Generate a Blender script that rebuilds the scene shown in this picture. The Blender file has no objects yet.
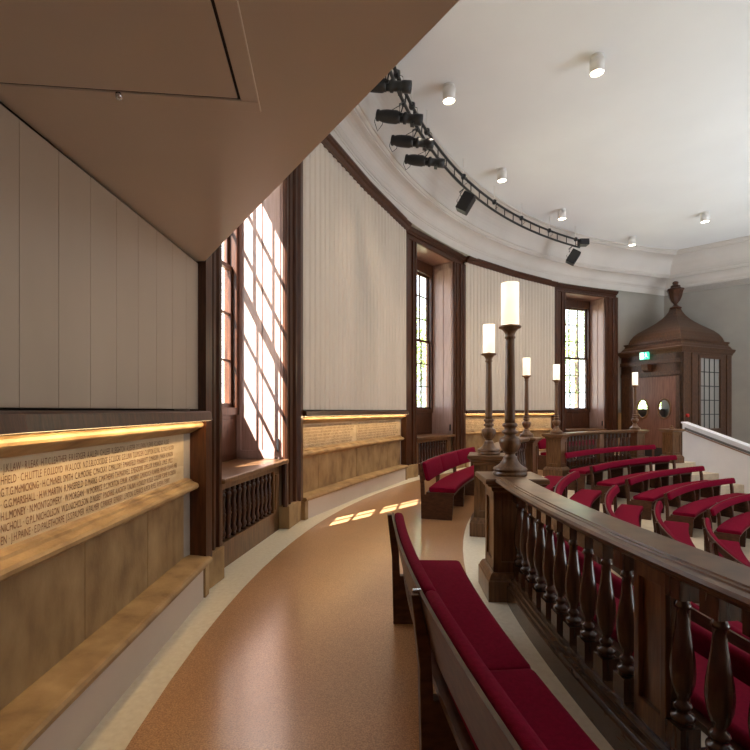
import bpy, bmesh, math, random
from math import radians, sin, cos, tan, pi, hypot, atan2
from mathutils import Vector, Matrix
random.seed(7)
SC = bpy.context.scene
COL = SC.collection
CX, CY = 13.25, 3.35          # centre of the semicircular hall

def pol(th, r, z=0.0):
    t = radians(th)
    return Vector((CX - r*cos(t), CY + r*sin(t), z))

# ------------------------------------------------------------------ materials
def srgb(r, g, b):
    f = lambda c: c/12.92 if c <= .04045 else ((c+.055)/1.055)**2.4
    return (f(r/255), f(g/255), f(b/255), 1)

def new_mat(name):
    m = bpy.data.materials.new(name); m.use_nodes = True
    nt = m.node_tree
    return m, nt, nt.nodes['Principled BSDF']

def noise_mat(name, c1, c2, scale=(1, 1, 1), nscale=5, detail=6, rough=.5, bump=0.0, bscale=None, c3=None, coat=0.0, lo=.35, hi=.65, sheen=0.0, spec=.5, dist=0.0):
    m, nt, b = new_mat(name)
    N, L = nt.nodes, nt.links
    tc = N.new('ShaderNodeTexCoord'); mp = N.new('ShaderNodeMapping')
    mp.inputs['Scale'].default_value = scale
    L.new(tc.outputs['Object'], mp.inputs[0])
    nz = N.new('ShaderNodeTexNoise'); nz.inputs['Scale'].default_value = nscale
    nz.inputs['Detail'].default_value = detail; nz.inputs['Distortion'].default_value = dist
    L.new(mp.outputs[0], nz.inputs['Vector'])
    rp = N.new('ShaderNodeValToRGB')
    rp.color_ramp.elements[0].position = lo; rp.color_ramp.elements[0].color = c1
    rp.color_ramp.elements[1].position = hi; rp.color_ramp.elements[1].color = c2
    if c3:
        e = rp.color_ramp.elements.new((lo+hi)/2); e.color = c3
    L.new(nz.outputs['Fac'], rp.inputs[0]); L.new(rp.outputs[0], b.inputs['Base Color'])
    b.inputs['Roughness'].default_value = rough
    b.inputs['Specular IOR Level'].default_value = spec
    if coat: b.inputs['Coat Weight'].default_value = coat; b.inputs['Coat Roughness'].default_value = .18
    if sheen:
        b.inputs['Sheen Weight'].default_value = sheen; b.inputs['Sheen Roughness'].default_value = .5
    if bump:
        n2 = N.new('ShaderNodeTexNoise'); n2.inputs['Scale'].default_value = bscale or nscale*3
        n2.inputs['Detail'].default_value = 4
        L.new(mp.outputs[0], n2.inputs['Vector'])
        bp = N.new('ShaderNodeBump'); bp.inputs['Strength'].default_value = bump; bp.inputs['Distance'].default_value = .004
        L.new(n2.outputs['Fac'], bp.inputs['Height']); L.new(bp.outputs[0], b.inputs['Normal'])
    return m

def flat_mat(name, c, rough=.5, metal=0.0, spec=.5):
    m, nt, b = new_mat(name)
    N, L = nt.nodes, nt.links
    nz = N.new('ShaderNodeTexNoise'); nz.inputs['Scale'].default_value = 9
    mx = N.new('ShaderNodeMapRange'); mx.inputs[3].default_value = rough*.9; mx.inputs[4].default_value = min(1, rough*1.1)
    L.new(nz.outputs['Fac'], mx.inputs[0]); L.new(mx.outputs[0], b.inputs['Roughness'])
    b.inputs['Base Color'].default_value = c
    b.inputs['Metallic'].default_value = metal; b.inputs['Specular IOR Level'].default_value = spec
    return m

def emit_mat(name, c, s, base=(.8, .8, .8, 1)):
    m, nt, b = new_mat(name)
    b.inputs['Base Color'].default_value = base
    b.inputs['Emission Color'].default_value = c; b.inputs['Emission Strength'].default_value = s
    return m

def glass_mat(name, tint=(1, 1, 1, 1), refl=.10):
    m, nt, b = new_mat(name)
    N, L = nt.nodes, nt.links
    N.remove(b)
    t = N.new('ShaderNodeBsdfTransparent'); t.inputs[0].default_value = tint
    g = N.new('ShaderNodeBsdfGlossy'); g.inputs['Roughness'].default_value = .02
    fr = N.new('ShaderNodeFresnel'); fr.inputs[0].default_value = 1.45
    mu = N.new('ShaderNodeMath'); mu.operation = 'MULTIPLY'; mu.inputs[1].default_value = .6
    L.new(fr.outputs[0], mu.inputs[0])
    mx = N.new('ShaderNodeMixShader'); L.new(mu.outputs[0], mx.inputs[0]); L.new(t.outputs[0], mx.inputs[1]); L.new(g.outputs[0], mx.inputs[2])
    L.new(mx.outputs[0], N['Material Output'].inputs[0])
    return m

M = {}
M['oak_dark'] = noise_mat('dark oak', (.030, .0090, .0036, 1), (.086, .029, .0115, 1), (14, 14, 1.2), 3, 7, .34, .12, 8, coat=.1, spec=.35, lo=.3, hi=.7)
M['oak'] = noise_mat('brown oak', (.088, .040, .016, 1), (.21, .102, .043, 1), (14, 14, 1.3), 3, 7, .32, .12, 8, coat=.15, spec=.4, lo=.3, hi=.7)
M['oak_dome'] = noise_mat('weathered dome oak', (.040, .016, .007, 1), (.100, .042, .018, 1), (8, 8, 3), 3, 7, .38, .1, 8, coat=.1, lo=.3, hi=.7)
M['oak_plinth'] = noise_mat('polished plinth oak', (.040, .019, .009, 1), (.100, .049, .023, 1), (3, 3, 14), 3, 7, .26, .03, 8, coat=.25, lo=.3, hi=.7)
M['oak_turned'] = noise_mat('polished turned oak', (.034, .014, .007, 1), (.088, .038, .018, 1), (14, 14, 1.3), 3, 7, .24, .06, 8, coat=.3, lo=.3, hi=.7)
M['oak_rail'] = noise_mat('handrail oak', (.100, .046, .019, 1), (.205, .100, .043, 1), (3, 3, 14), 3, 7, .32, .04, 8, coat=.1, spec=.4, lo=.3, hi=.7)
M['oak_red'] = noise_mat('red brown joinery', (.125, .050, .034, 1), (.23, .105, .072, 1), (12, 12, .9), 3, 7, .33, .08, 8, coat=.2, lo=.3, hi=.7)
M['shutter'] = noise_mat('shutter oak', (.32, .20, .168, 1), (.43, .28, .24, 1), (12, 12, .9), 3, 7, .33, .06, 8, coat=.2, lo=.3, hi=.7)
M['bench_oak'] = noise_mat('bench oak', (.055, .021, .010, 1), (.110, .046, .022, 1), (5, 5, 14), 2.5, 6, .45, .04, 8, spec=.3, lo=.3, hi=.7)
M['stone'] = noise_mat('honey limestone', (.17, .092, .036, 1), (.47, .315, .15, 1), (1.6, 1.6, 1.0), 3.2, 11, .6, .45, 34, c3=(.34, .21, .092, 1), lo=.22, hi=.78, dist=.15)
M['stone_light'] = noise_mat('name panel limestone', (.54, .40, .235, 1), (.66, .51, .32, 1), (2, 2, 2), 3, 8, .65, .2, 30, lo=.3, hi=.7)
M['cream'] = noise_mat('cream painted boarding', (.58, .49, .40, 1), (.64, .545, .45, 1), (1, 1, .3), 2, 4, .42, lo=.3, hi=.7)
M['board_shaded'] = noise_mat('shaded wide boards', (.37, .275, .20, 1), (.41, .305, .225, 1), (1, 1, .3), 2, 4, .42, lo=.3, hi=.7)  # cream boarding paint darkened, so the colour carries the gallery's shade
M['warm_paint'] = noise_mat('taupe painted soffit', (.55, .435, .325, 1), (.59, .47, .355, 1), (1, 1, 1), 1.5, 4, .38, lo=.3, hi=.7)
M['white'] = noise_mat('white ceiling paint', (.73, .73, .735, 1), (.77, .77, .775, 1), (1, 1, 1), .7, 4, .7, lo=.3, hi=.7)
M['cornice'] = noise_mat('cornice paint', (.56, .515, .47, 1), (.61, .565, .52, 1), (1, 1, 1), 1.2, 4, .6, lo=.3, hi=.7)
M['plinth'] = noise_mat('plinth paint', (.60, .50, .42, 1), (.64, .54, .46, 1), (1, 1, 1), 2, 4, .5, lo=.3, hi=.7)
M['grey'] = noise_mat('grey wall paint', (.29, .265, .235, 1), (.33, .305, .27, 1), (1, 1, 1), 1.5, 4, .6, lo=.3, hi=.7)
M['masonry'] = noise_mat('masonry', (.30, .25, .20, 1), (.42, .36, .30, 1), (1, 1, 1), 3, 6, .8)
M['floor_stone'] = noise_mat('pale floor stone', (.74, .645, .48, 1), (.84, .755, .59, 1), (1, 1, 1), 26, 6, .34, .05, 60, lo=.3, hi=.7)
M['tier'] = noise_mat('pale tier floor', (.50, .40, .28, 1), (.60, .50, .37, 1), (1, 1, 1), 4, 6, .4, lo=.3, hi=.7)
M['riser'] = noise_mat('tier riser stone', (.55, .46, .35, 1), (.66, .57, .45, 1), (1, 1, 1), 6, 6, .5)
M['parapet'] = noise_mat('parapet paint', (.82, .82, .88, 1), (.86, .86, .92, 1), (1, 1, 1), 2, 4, .5)
M['red'] = noise_mat('crimson wool', (.150, .0022, .017, 1), (.205, .0035, .024, 1), (1, 1, 1), 60, 5, .85, .25, 260, lo=.3, hi=.7, spec=.06)
M['black'] = flat_mat('black metal', (.012, .012, .013, 1), .42)
M['black_soft'] = flat_mat('soft black', (.02, .016, .014, 1), .7)
M['letter'] = noise_mat('carved letter paint', (.085, .035, .018, 1), (.22, .085, .04, 1), (1, 1, 1), 3, 3, .8)
M['chrome'] = flat_mat('chrome', (.75, .75, .75, 1), .18, 1.0)
M['white_metal'] = flat_mat('white enamel', (.80, .77, .73, 1), .4)
M['glass'] = glass_mat('clear glass')
M['glass_grey'] = glass_mat('grey glass', (.55, .56, .56, 1))
M['frosted'] = flat_mat('frosted leaded glass', (.30, .285, .26, 1), .35)
M['rail_grey'] = flat_mat('grey painted rail', (.16, .16, .165, 1), .45)
M['shade'] = emit_mat('glowing white shade', (1.0, .83, .60, 1), .82)
M['bulb'] = emit_mat('lamp bulb', (1.0, .86, .64, 1), 6)
M['lens'] = emit_mat('lit lens', (1.0, .86, .66, 1), 14)
M['led'] = emit_mat('led strip', (1.0, .72, .36, 1), 6)
M['exit_green'] = emit_mat('lit green sign', (.03, .62, .38, 1), 1.0, (.02, .4, .25, 1))
M['exit_white'] = emit_mat('lit white sign', (.9, 1, .95, 1), 1.3)
M['alarm'] = flat_mat('red plastic', (.5, .02, .015, 1), .4)
M['bark'] = noise_mat('bark', (.06, .04, .025, 1), (.14, .10, .07, 1), (4, 4, 1), 5, 6, .9, .4, 12)
M['leaf'] = noise_mat('green leaves', (.16, .27, .05, 1), (.34, .48, .12, 1), (1, 1, 1), .8, 3, .6)
M['grass'] = noise_mat('lawn', (.20, .20, .13, 1), (.28, .28, .18, 1), (1, 1, 1), 3, 5, .9)

def cork_material():
    m, nt, b = new_mat('cork floor')
    N, L = nt.nodes, nt.links
    tc = N.new('ShaderNodeTexCoord')
    v = N.new('ShaderNodeTexNoise'); v.inputs['Scale'].default_value = 130; v.inputs['Detail'].default_value = 3
    w = N.new('ShaderNodeTexNoise'); w.inputs['Scale'].default_value = 1.1; w.inputs['Detail'].default_value = 5
    L.new(tc.outputs['Object'], v.inputs['Vector']); L.new(tc.outputs['Object'], w.inputs['Vector'])
    r1 = N.new('ShaderNodeValToRGB')
    r1.color_ramp.elements[0].position = .33; r1.color_ramp.elements[0].color = (.37, .175, .075, 1)
    r1.color_ramp.elements[1].position = .68; r1.color_ramp.elements[1].color = (.68, .39, .19, 1)
    L.new(v.outputs['Fac'], r1.inputs[0])
    r2 = N.new('ShaderNodeValToRGB')
    r2.color_ramp.elements[0].position = .35; r2.color_ramp.elements[0].color = (.90, .90, .90, 1)
    r2.color_ramp.elements[1].position = .65; r2.color_ramp.elements[1].color = (1.06, 1.04, 1.02, 1)
    L.new(w.outputs['Fac'], r2.inputs[0])
    mx = N.new('ShaderNodeMix'); mx.data_type = 'RGBA'; mx.blend_type = 'MULTIPLY'; mx.inputs[0].default_value = 1
    L.new(r1.outputs[0], mx.inputs[6]); L.new(r2.outputs[0], mx.inputs[7]); L.new(mx.outputs[2], b.inputs['Base Color'])
    mr = N.new('ShaderNodeMapRange'); mr.inputs[3].default_value = .285; mr.inputs[4].default_value = .30
    L.new(w.outputs['Fac'], mr.inputs[0]); L.new(mr.outputs[0], b.inputs['Roughness'])
    b.inputs['Coat Weight'].default_value = 1.0; b.inputs['Coat Roughness'].default_value = .19
    return m
M['cork'] = cork_material()

# ------------------------------------------------------------------ mesh helper
class MB:
    def __init__(s): s.v = []; s.f = []; s.sm = []
    def add(s, verts, faces, smooth=False):
        o = len(s.v); s.v += [Vector(p) for p in verts]
        s.f += [tuple(i+o for i in f) for f in faces]; s.sm += [smooth]*len(faces)
        return s
    def box(s, lo, hi, T=None):
        T = T or (lambda p: p)
        x0, y0, z0 = lo; x1, y1, z1 = hi
        vs = [(x0, y0, z0), (x1, y0, z0), (x1, y1, z0), (x0, y1, z0), (x0, y0, z1), (x1, y0, z1), (x1, y1, z1), (x0, y1, z1)]
        return s.add([T(Vector(p)) for p in vs], [(0, 3, 2, 1), (4, 5, 6, 7), (0, 1, 5, 4), (1, 2, 6, 5), (2, 3, 7, 6), (3, 0, 4, 7)])
    def loft(s, rings, closed=True, caps=True, smooth=False):
        n = len(rings[0]); vs = [p for r in rings for p in r]; fs = []
        for i in range(len(rings)-1):
            for j in range(n if closed else n-1):
                k = (j+1) % n
                fs.append((i*n+j, i*n+k, (i+1)*n+k, (i+1)*n+j))
        s.add(vs, fs, smooth)
        if caps and closed:
            o = len(s.v)-len(vs)
            s.f.append(tuple(o+i for i in range(n-1, -1, -1))); s.f.append(tuple(o+(len(rings)-1)*n+i for i in range(n))); s.sm += [False, False]
        return s
    def lathe(s, prof, c=Vector((0, 0, 0)), n=20, T=None, smooth=True):
        T = T or (lambda p: p)
        rings = [[T(Vector((c.x+r*cos(2*pi*i/n), c.y+r*sin(2*pi*i/n), c.z+z))) for i in range(n)] for r, z in prof]
        return s.loft(rings, True, True, smooth)
    def tube(s, pts, r, n=8, smooth=True):
        rings = []
        for i, p in enumerate(pts):
            p = Vector(p)
            d = (Vector(pts[min(i+1, len(pts)-1)]) - Vector(pts[max(i-1, 0)])).normalized()
            up = Vector((0, 0, 1)) if abs(d.z) < .95 else Vector((1, 0, 0))
            a = d.cross(up).normalized(); b = d.cross(a).normalized()
            rings.append([p + r*(cos(2*pi*k/n)*a + sin(2*pi*k/n)*b) for k in range(n)])
        return s.loft(rings, True, True, smooth)
    def arc(s, prof, ths, smooth=False, shrink=0.0):
        """closed profile of (radius, z) swept round the hall's centre"""
        rings = []
        cr = sum(p[0] for p in prof)/len(prof); cz = sum(p[1] for p in prof)/len(prof)
        st = list(ths)
        if shrink:
            d = math.degrees(shrink/cr); sg = 1 if st[-1] > st[0] else -1
            seq = [(st[0], .72), (st[0]+sg*d*.3, .90), (st[0]+sg*d, 1)] + [(t, 1) for t in st[1:-1]] + [(st[-1]-sg*d, 1), (st[-1]-sg*d*.3, .90), (st[-1], .72)]
            mn = min(max(p[0] for p in prof)-cr, max(p[1] for p in prof)-cz)
            for t, k in seq:
                ring = []
                for r, z in prof:
                    q = (1-k)*mn*.9
                    rr = cr + (abs(r-cr) - min(q, abs(r-cr)))*(1 if r > cr else -1); zz = cz + (abs(z-cz) - min(q, abs(z-cz)))*(1 if z > cz else -1)
                    ring.append(pol(t, rr, zz))
                rings.append(ring)
        else:
            rings = [[pol(t, r, z) for r, z in prof] for t in st]
        return s.loft(rings, True, True, smooth)
    def build(s, name, mat, parent=None, origin=None, bevel=0, auto=True):
        root = ORG.get(parent.name, Vector((0, 0, 0))) if parent else None
        o3 = origin if origin is not None else (root if root is not None else Vector((0, 0, 0)))
        me = bpy.data.meshes.new(name)
        me.from_pydata([p - o3 for p in s.v], [], s.f)
        me.polygons.foreach_set('use_smooth', s.sm)
        bm = bmesh.new(); bm.from_mesh(me); bmesh.ops.recalc_face_normals(bm, faces=bm.faces); bm.to_mesh(me); bm.free()
        me.materials.append(M[mat] if isinstance(mat, str) else mat)
        o = bpy.data.objects.new(name, me); COL.objects.link(o)
        if parent:
            o.parent = parent
            ORG[o.name] = o3
            if origin is not None and root is not None: o.location = origin - root
        else:
            o.location = o3; ORG[o.name] = o3
        if bevel:
            b = o.modifiers.new('bevel', 'BEVEL'); b.width = bevel; b.segments = 2; b.limit_method = 'ANGLE'; b.angle_limit = radians(40)
        return o
ORG = {}

def tag(o, label=None, cat=None, group=None, kind=None):
    if label: o['label'] = label
    if cat: o['category'] = cat
    if group: o['group'] = group
    if kind: o['kind'] = kind
    return o

def thing(name, label, cat, loc, group=None, kind=None):
    o = bpy.data.objects.new(name, None); COL.objects.link(o)
    o.empty_display_size = .1
    o.location = loc; ORG[o.name] = Vector(loc)
    return tag(o, label, cat, group, kind)

def copy_tree(o, parent=None):
    c = o.copy(); COL.objects.link(c); c.parent = parent
    for ch in list(o.children): copy_tree(ch, c)
    return c

def frange(a, b, n): return [a+(b-a)*i/n for i in range(n+1)]

def frame(origin, th):
    """local (s along the wall, n outwards, z) -> world, for a flat piece of wall facing the hall's centre at angle th"""
    t = radians(th)
    a = Vector((sin(t), cos(t), 0)); n = Vector((-cos(t), sin(t), 0))
    return lambda p: Vector(origin) + a*p[0] + n*p[1] + Vector((0, 0, p[2]))

def extr(mb, T, prof, s0, s1):
    """(n, z) profile along s"""
    return mb.loft([[T(Vector((s, n, z))) for n, z in prof] for s in (s0, s1)])

# ------------------------------------------------------------------ camera
cam_d = bpy.data.cameras.new('camera'); cam = bpy.data.objects.new('camera', cam_d); COL.objects.link(cam)
cam.location = (0, 0, 1.6); cam.rotation_euler = (pi/2, 0, 0)
cam_d.sensor_width = 36; cam_d.lens = 36*480/750; cam_d.shift_y = 35.5/750; cam_d.clip_start = .02; cam_d.clip_end = 300
SC.camera = cam

# ------------------------------------------------------------------ setting: floor
fl = thing('floor', 'orange brown cork walkway with pale stone edges above stepped seating tiers', 'floor', (0, 4, 0), kind='structure')
full = frange(-110, 180, 145)
MB().arc([(12.43, -.02), (14.47, -.02), (14.47, .002), (12.43, .002)], full).build('cork_walkway', 'cork', fl)
MB().arc([(14.47, -.02), (15.6, -.02), (15.6, 0), (14.47, 0)], full).build('stone_border', 'floor_stone', fl)
MB().arc([(11.98, -2.2), (12.43, -2.2), (12.43, 0), (11.98, 0)], full).build('stone_border', 'floor_stone', fl)
RB = lambda k: 11.98 if k == 0 else 11.25-.735*(k-1)
for k in range(0, 7):
    r1 = RB(k); r0 = RB(k+1) if k < 6 else .2; zf = -.255-.225*k
    MB().arc([(r0, zf-.9), (r1, zf-.9), (r1, zf), (r0, zf)], full).build('seating_tier', 'tier', fl)
    MB().arc([(r0-.012, zf-.22), (r0, zf-.22), (r0, zf-.001), (r0-.012, zf-.001)], full).build('tier_riser', 'riser', fl)

# ------------------------------------------------------------------ setting: walls in flat bays between windows
WIN = [8.5, 37.75, 66.75]
TOPZ = 5.93
NAMES = [
 '\u00b7 J.K.LAW \u00b7 R.LEAK  H.T.C.LEATHER  E.R.LEDGER  A.ALLEN  C.H.LEES  R.LEIGHTON  A.LESTER  D.S.LEWIN  P.LEWIS  F.C.LINDSAY  A.LISLE',
 'HFIELD \u00b7 C.H.LITTLE  F.O.LLOYD  W.A.LOCK  N.D.S.BLOCKSIDGE  E.C.LUCAS  G.E.LUNN  T.LUMSDEN  C.LUPTON  E.LYALL  R.LYNCH  H.LYON',
 'G.T.G.McMICKING \u00b7 H.C.McNEIL SMITH  C.A.MOORE  C.MACKAY  C.MALLORY  F.MANSFIELD  P.MARRIOTT  D.MARSDEN  J.MARSH  K.MASON',
 '\u00b7 G.G.MARSHALL \u00b7 H.W.MARTIN  R.MASEFIELD  D.MARKS  C.MATHEWS  T.H.MAXWELL  E.MEADOWS  S.MELLOR  R.MERRICK  L.MILES  J.MILLS',
 'H.L.MONEY \u00b7 N.MONTGOMERY \u00b7 W.MORGAN \u00b7 W.MORRICE  P.C.MORTON  E.MUIR  A.MURRAY  G.MURDOCH  R.NAPIER  W.NASH  S.NEAVE  J.NEIL',
 'NICHOLL \u00b7 G.P.L.NICHOLSON  W.D.NICHOLSON  D.NISBET  P.NORRIS  A.NORTH  T.NUNN  H.OAKLEY  R.OGLE  C.OLIVER  F.ORME  W.OSBORN',
 'EN \u00b7 J.H.PAINE \u00b7 E.D.PALETHORPE  J.S.S.PALMER  H.PALMER  C.PARKER  E.PARRY  L.PATON  G.PEARCE  A.PECK  R.PEEL  W.PENN  T.PERRY']

def text_mesh(body, size):
    cu = bpy.data.curves.new('lettering', 'FONT'); cu.body = body; cu.size = size; cu.resolution_u = 2
    o = bpy.data.objects.new('lettering', cu); COL.objects.link(o)
    dg = bpy.context.evaluated_depsgraph_get()
    me = bpy.data.meshes.new_from_object(o.evaluated_get(dg))
    vs = [v.co.copy() for v in me.vertices]; fs = [tuple(p.vertices) for p in me.polygons]
    bpy.data.objects.remove(o); bpy.data.curves.remove(cu); bpy.data.meshes.remove(me)
    return vs, fs

class Bay:
    """two flat facets meeting at the middle of the bay"""
    def __init__(s, c, half, rmid, rend=14.74):
        s.p = [pol(c-half, rend), pol(c, rmid), pol(c+half, rend)]
        s.T = []; s.L = []
        for i in (0, 1):
            d = s.p[i+1]-s.p[i]; L = d.length; a = d/L; n = Vector((-a.y, a.x, 0))
            if n.dot(s.p[i]-Vector((CX, CY, 0))) < 0: n = -n
            s.L.append(L)
            s.T.append((lambda o, a, n: (lambda q: o + a*q[0] + n*q[1] + Vector((0, 0, q[2]))))(s.p[i].copy(), a, n))
        s.n = [s.T[i](Vector((0, 1, 0)))-s.p[i] for i in (0, 1)]
        nm = (s.n[0]+s.n[1]).normalized(); s.nm = nm/nm.dot(s.n[0])
    def pts(s, n, z):
        return [s.p[0]+s.n[0]*n+Vector((0, 0, z)), s.p[1]+s.nm*n+Vector((0, 0, z)), s.p[2]+s.n[1]*n+Vector((0, 0, z))]
    def sweep(s, mb, prof):
        cols = [s.pts(n, z) for n, z in prof]
        return mb.loft([[c[i] for c in cols] for i in range(3)])
    def extend(s, e):
        a0 = (s.p[0]-s.p[1]).normalized(); a1 = (s.p[2]-s.p[1]).normalized()
        s.p[0] = s.p[0]+a0*e; s.p[2] = s.p[2]+a1*e
        return s

def rnd_nose(n0, z0, n1, z1, k=5):
    """half-round nose between (n0,z0) low and (n1,z1) high bulging into the room"""
    out = []
    cz = (z0+z1)/2; rz = (z1-z0)/2
    for i in range(k+1):
        t = -pi/2 + pi*i/k
        out.append((n0-rz*1.1*cos(t), cz+rz*sin(t)))
    return out

BAYS = {'left': (-5.82, 9.08, 14.72), 'middle': (23.125, 8.825, 14.62), 'far': (52.25, 8.7, 14.66)}
led_lights = []
for bi, (side, (c, half, rm)) in enumerate(BAYS.items()):
    B = Bay(c, half, rm)
    o3 = B.p[1].copy()
    desc = {'left': 'curved wall bay nearest the viewer clad in wide flat cream boards', 'middle': 'curved wall bay of fluted cream boarding between the sunlit window and the next one',
            'far': 'curved wall bay of fluted cream boarding behind the lamps'}[side]
    w = thing('wall_'+side, desc, 'wall', o3, kind='structure')
    bk = Bay(c, half, rm).extend(.10)
    mb = MB(); bk.sweep(mb, [(.2, 0), (.85, 0), (.85, 6.5), (.2, 6.5)]); mb.build('masonry', 'masonry', w)
    # boarding
    for fi in (0, 1):
        T, L = B.T[fi], B.L[fi]
        mb = MB()
        ztop = 2.882 if side == 'left' else 5.82
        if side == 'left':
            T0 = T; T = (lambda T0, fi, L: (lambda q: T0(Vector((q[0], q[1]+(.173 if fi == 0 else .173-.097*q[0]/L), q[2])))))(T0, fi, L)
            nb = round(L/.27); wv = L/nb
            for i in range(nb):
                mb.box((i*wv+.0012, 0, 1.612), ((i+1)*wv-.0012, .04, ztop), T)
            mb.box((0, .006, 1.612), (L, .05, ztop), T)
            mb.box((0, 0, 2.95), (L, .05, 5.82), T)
        else:
            nb = round(L/.165); wv = L/nb
            pr = []
            for i in range(nb):
                x = i*wv
                for f, d in ((0, .018), (.12, .016), (.22, .005), (.30, .0), (.70, .0), (.78, .005), (.88, .016)):
                    pr.append((x+f*wv, d))
            pr.append((L, .018))
            ring = [(x, d) for x, d in pr] + [(L, .09), (0, .09)]
            mb.loft([[T(Vector((x, d, z))) for x, d in ring] for z in (1.612, ztop)])
        mb.build('boarding', 'board_shaded' if side == 'left' else 'cream', w, bevel=.002 if side == 'left' else 0)
    bo = .195 if side == 'left' else .06
    mb = MB(); B.sweep(mb, [(bo, 1.6), (.23, 1.6), (.23, 5.85), (bo, 5.85)]); mb.build('boarding_backing', 'black_soft', w)
    mb = MB(); B.sweep(mb, [(.2, 5.77), (-.03, 5.77), (-.05, 5.79), (-.07, 5.84), (-.10, 5.86), (-.12, 5.90), (-.12, TOPZ), (.2, TOPZ)]); mb.build('top_trim', 'oak_dark', w)
    # painted plinth with stone ledge
    bb = thing('baseboard_'+side, 'painted plinth under a worn stone ledge along the %s bay' % {'left': 'near', 'middle': 'second', 'far': 'farthest'}[side], 'baseboard', o3, kind='structure')
    mb = MB(); B.sweep(mb, [(0, 0), (.2, 0), (.2, .272), (0, .272)]); mb.build('plinth', 'plinth', bb)
    mb = MB(); B.sweep(mb, [(.2, .268)] + [(-.005, .268)] + rnd_nose(-.018, .272, -.018, .33, 5) + [(.12, .340), (.2, .345)]); mb.build('stone_ledge', 'stone', bb)
    for i, e in ((0, 1), (1, -1)):
        T, L = B.T[i], B.L[i]; s0 = 0 if i == 0 else L-.09
        MB().box((s0-.004, -.02, 0), (s0+.094, .12, .27), T).build('stone_end_block', 'stone', bb, bevel=.008)
    # carved stone dado
    d = thing('trim_%d' % (bi+1), {'left': 'limestone dado carved with rows of names under a glowing stone roll nearest the viewer', 'middle': 'limestone dado carved with names between the two nearer windows',
              'far': 'limestone dado carved with names behind the lamp standards'}[side], 'stone dado', o3, kind='structure')
    for i in (0, 1):
        T, L = B.T[i], B.L[i]; nb = 3; wv = L/nb
        mb = MB()
        for q in range(nb): mb.box((q*wv+.002, .17, .34), ((q+1)*wv-.002, .26, .90), T)
        mb.build('lower_panel', 'stone', d, bevel=.003)
        mb = MB(); mb.box((0, .17, .98), (L, .26, 1.46), T); npan = mb.build('name_panel', 'stone_light', d)
        # lettering
        lm = MB()
        CH = .036
        for li, txt in enumerate(NAMES):
            if i == 0:
                txt = NAMES[(li+3) % 7]
            vs, fs = text_mesh(txt, CH/.70)
            if side == 'left': sc = .575
            else: sc = .62
            x0 = {0: .05, 1: .03}[i]
            if side == 'left' and i == 1:
                x0 = .157
            zb = 1.338-.0507*li
            keep = {}
            out = []
            for k, v in enumerate(vs):
                out.append(T(Vector((x0+v.x*sc, .1685, zb+v.y))))
            ok = lambda k: .02 < x0+vs[k].x*sc < L-.03
            lm.add(out, [f for f in fs if all(ok(k) for k in f)])
        bmv = sorted({k for f in lm.f for k in f}); remap = {k: j for j, k in enumerate(bmv)}
        lm.v = [lm.v[k] for k in bmv]; lm.f = [tuple(remap[k] for k in f) for f in lm.f]
        lo = lm.build('lettering', 'letter', d)
        lo.parent = npan; tag(lo, 'rows of carved dark capital letters')
    mb = MB(); B.sweep(mb, [(.2, .885), (.165, .885), (.15, .895), (.12, .905)] + rnd_nose(.10, .915, .10, .975, 5) + [(.125, .985), (.13, 1.0), (.155, 1.008), (.165, 1.02), (.2, 1.02)]); mb.build('middle_moulding', 'stone', d)
    mb = MB(); B.sweep(mb, [(.2, 1.40), (.165, 1.40), (.14, 1.405), (.10, 1.425), (.075, 1.44)] + rnd_nose(.055, 1.447, .055, 1.503, 6) + [(.2, 1.503)]); mb.build('top_moulding', 'stone', d)
    mb = MB(); B.sweep(mb, [(.2, 1.52), (.0, 1.52), (-.045, 1.514), (-.05, 1.52), (-.045, 1.545), (-.038, 1.585), (-.02, 1.597), (.2, 1.6)]); mb.build('dado_rail', 'oak_dark', d)
    mb = MB(); B.sweep(mb, [(-.032, 1.5125), (-.018, 1.5125), (-.018, 1.5175), (-.032, 1.5175)]); mb.build('led_strip', 'led', d)
    for i in (0, 1): led_lights.append((B, i, side))

# plain curved wall behind the viewpoint (closes the hall)
MB().arc([(14.9, 0), (15.5, 0), (15.5, 7.3), (14.9, 7.3)], frange(-172, -14.95, 76)).build('wall_back', 'oak_red')
tag(bpy.data.objects['wall_back'], 'plain curved wall continuing behind the viewpoint', 'wall', kind='structure')

# end bay of plain grey wall with the corner
K0 = Vector((10.88, 18.07, 0)); KD = Vector((.72, -.694, 0)).normalized(); KN = Vector((-KD.y, KD.x, 0)); KI = Vector((KD.y, -KD.x, 0))
if KI.dot(Vector((CX, CY, 0))-K0) < 0: KI = -KI
p_end = pol(72.45, 14.86)
ed = K0-p_end; eL = ed.length; ea = ed/eL; en = Vector((-ea.y, ea.x, 0))
if en.dot(p_end-Vector((CX, CY, 0))) < 0: en = -en
TE = lambda q: p_end + ea*q[0] + en*q[1] + Vector((0, 0, q[2]))
w = thing('wall_end', 'plain grey wall between the last window and the timber porch', 'wall', p_end, kind='structure')
mb = MB()
mb.box((-.1, 0, 0), (eL+.4, .6, .95), TE); mb.box((-.1, 0, 2.9), (eL+.4, .6, 6.4), TE); mb.box((-.1, 0, .9), (.75, .6, 2.95), TE); mb.box((-.1, 0, .9), (eL+.4, .6, 1.66), TE)
mb.build('grey_plaster', 'grey', w)
MB().box((-.02, -.05, 0), (.4, .02, 1.52), TE).build('dado_stub', 'stone', w)
w = thing('wall_right', 'grey plaster wall running away behind the timber porch', 'wall', K0, kind='structure')
mb = MB(); TR = lambda q: K0 + KD*q[0] - KI*q[1] + Vector((0, 0, q[2]))
mb.box((-.1, 0, -2), (24, .5, 7.2), TR); mb.build('grey_plaster', 'grey', w)

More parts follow.
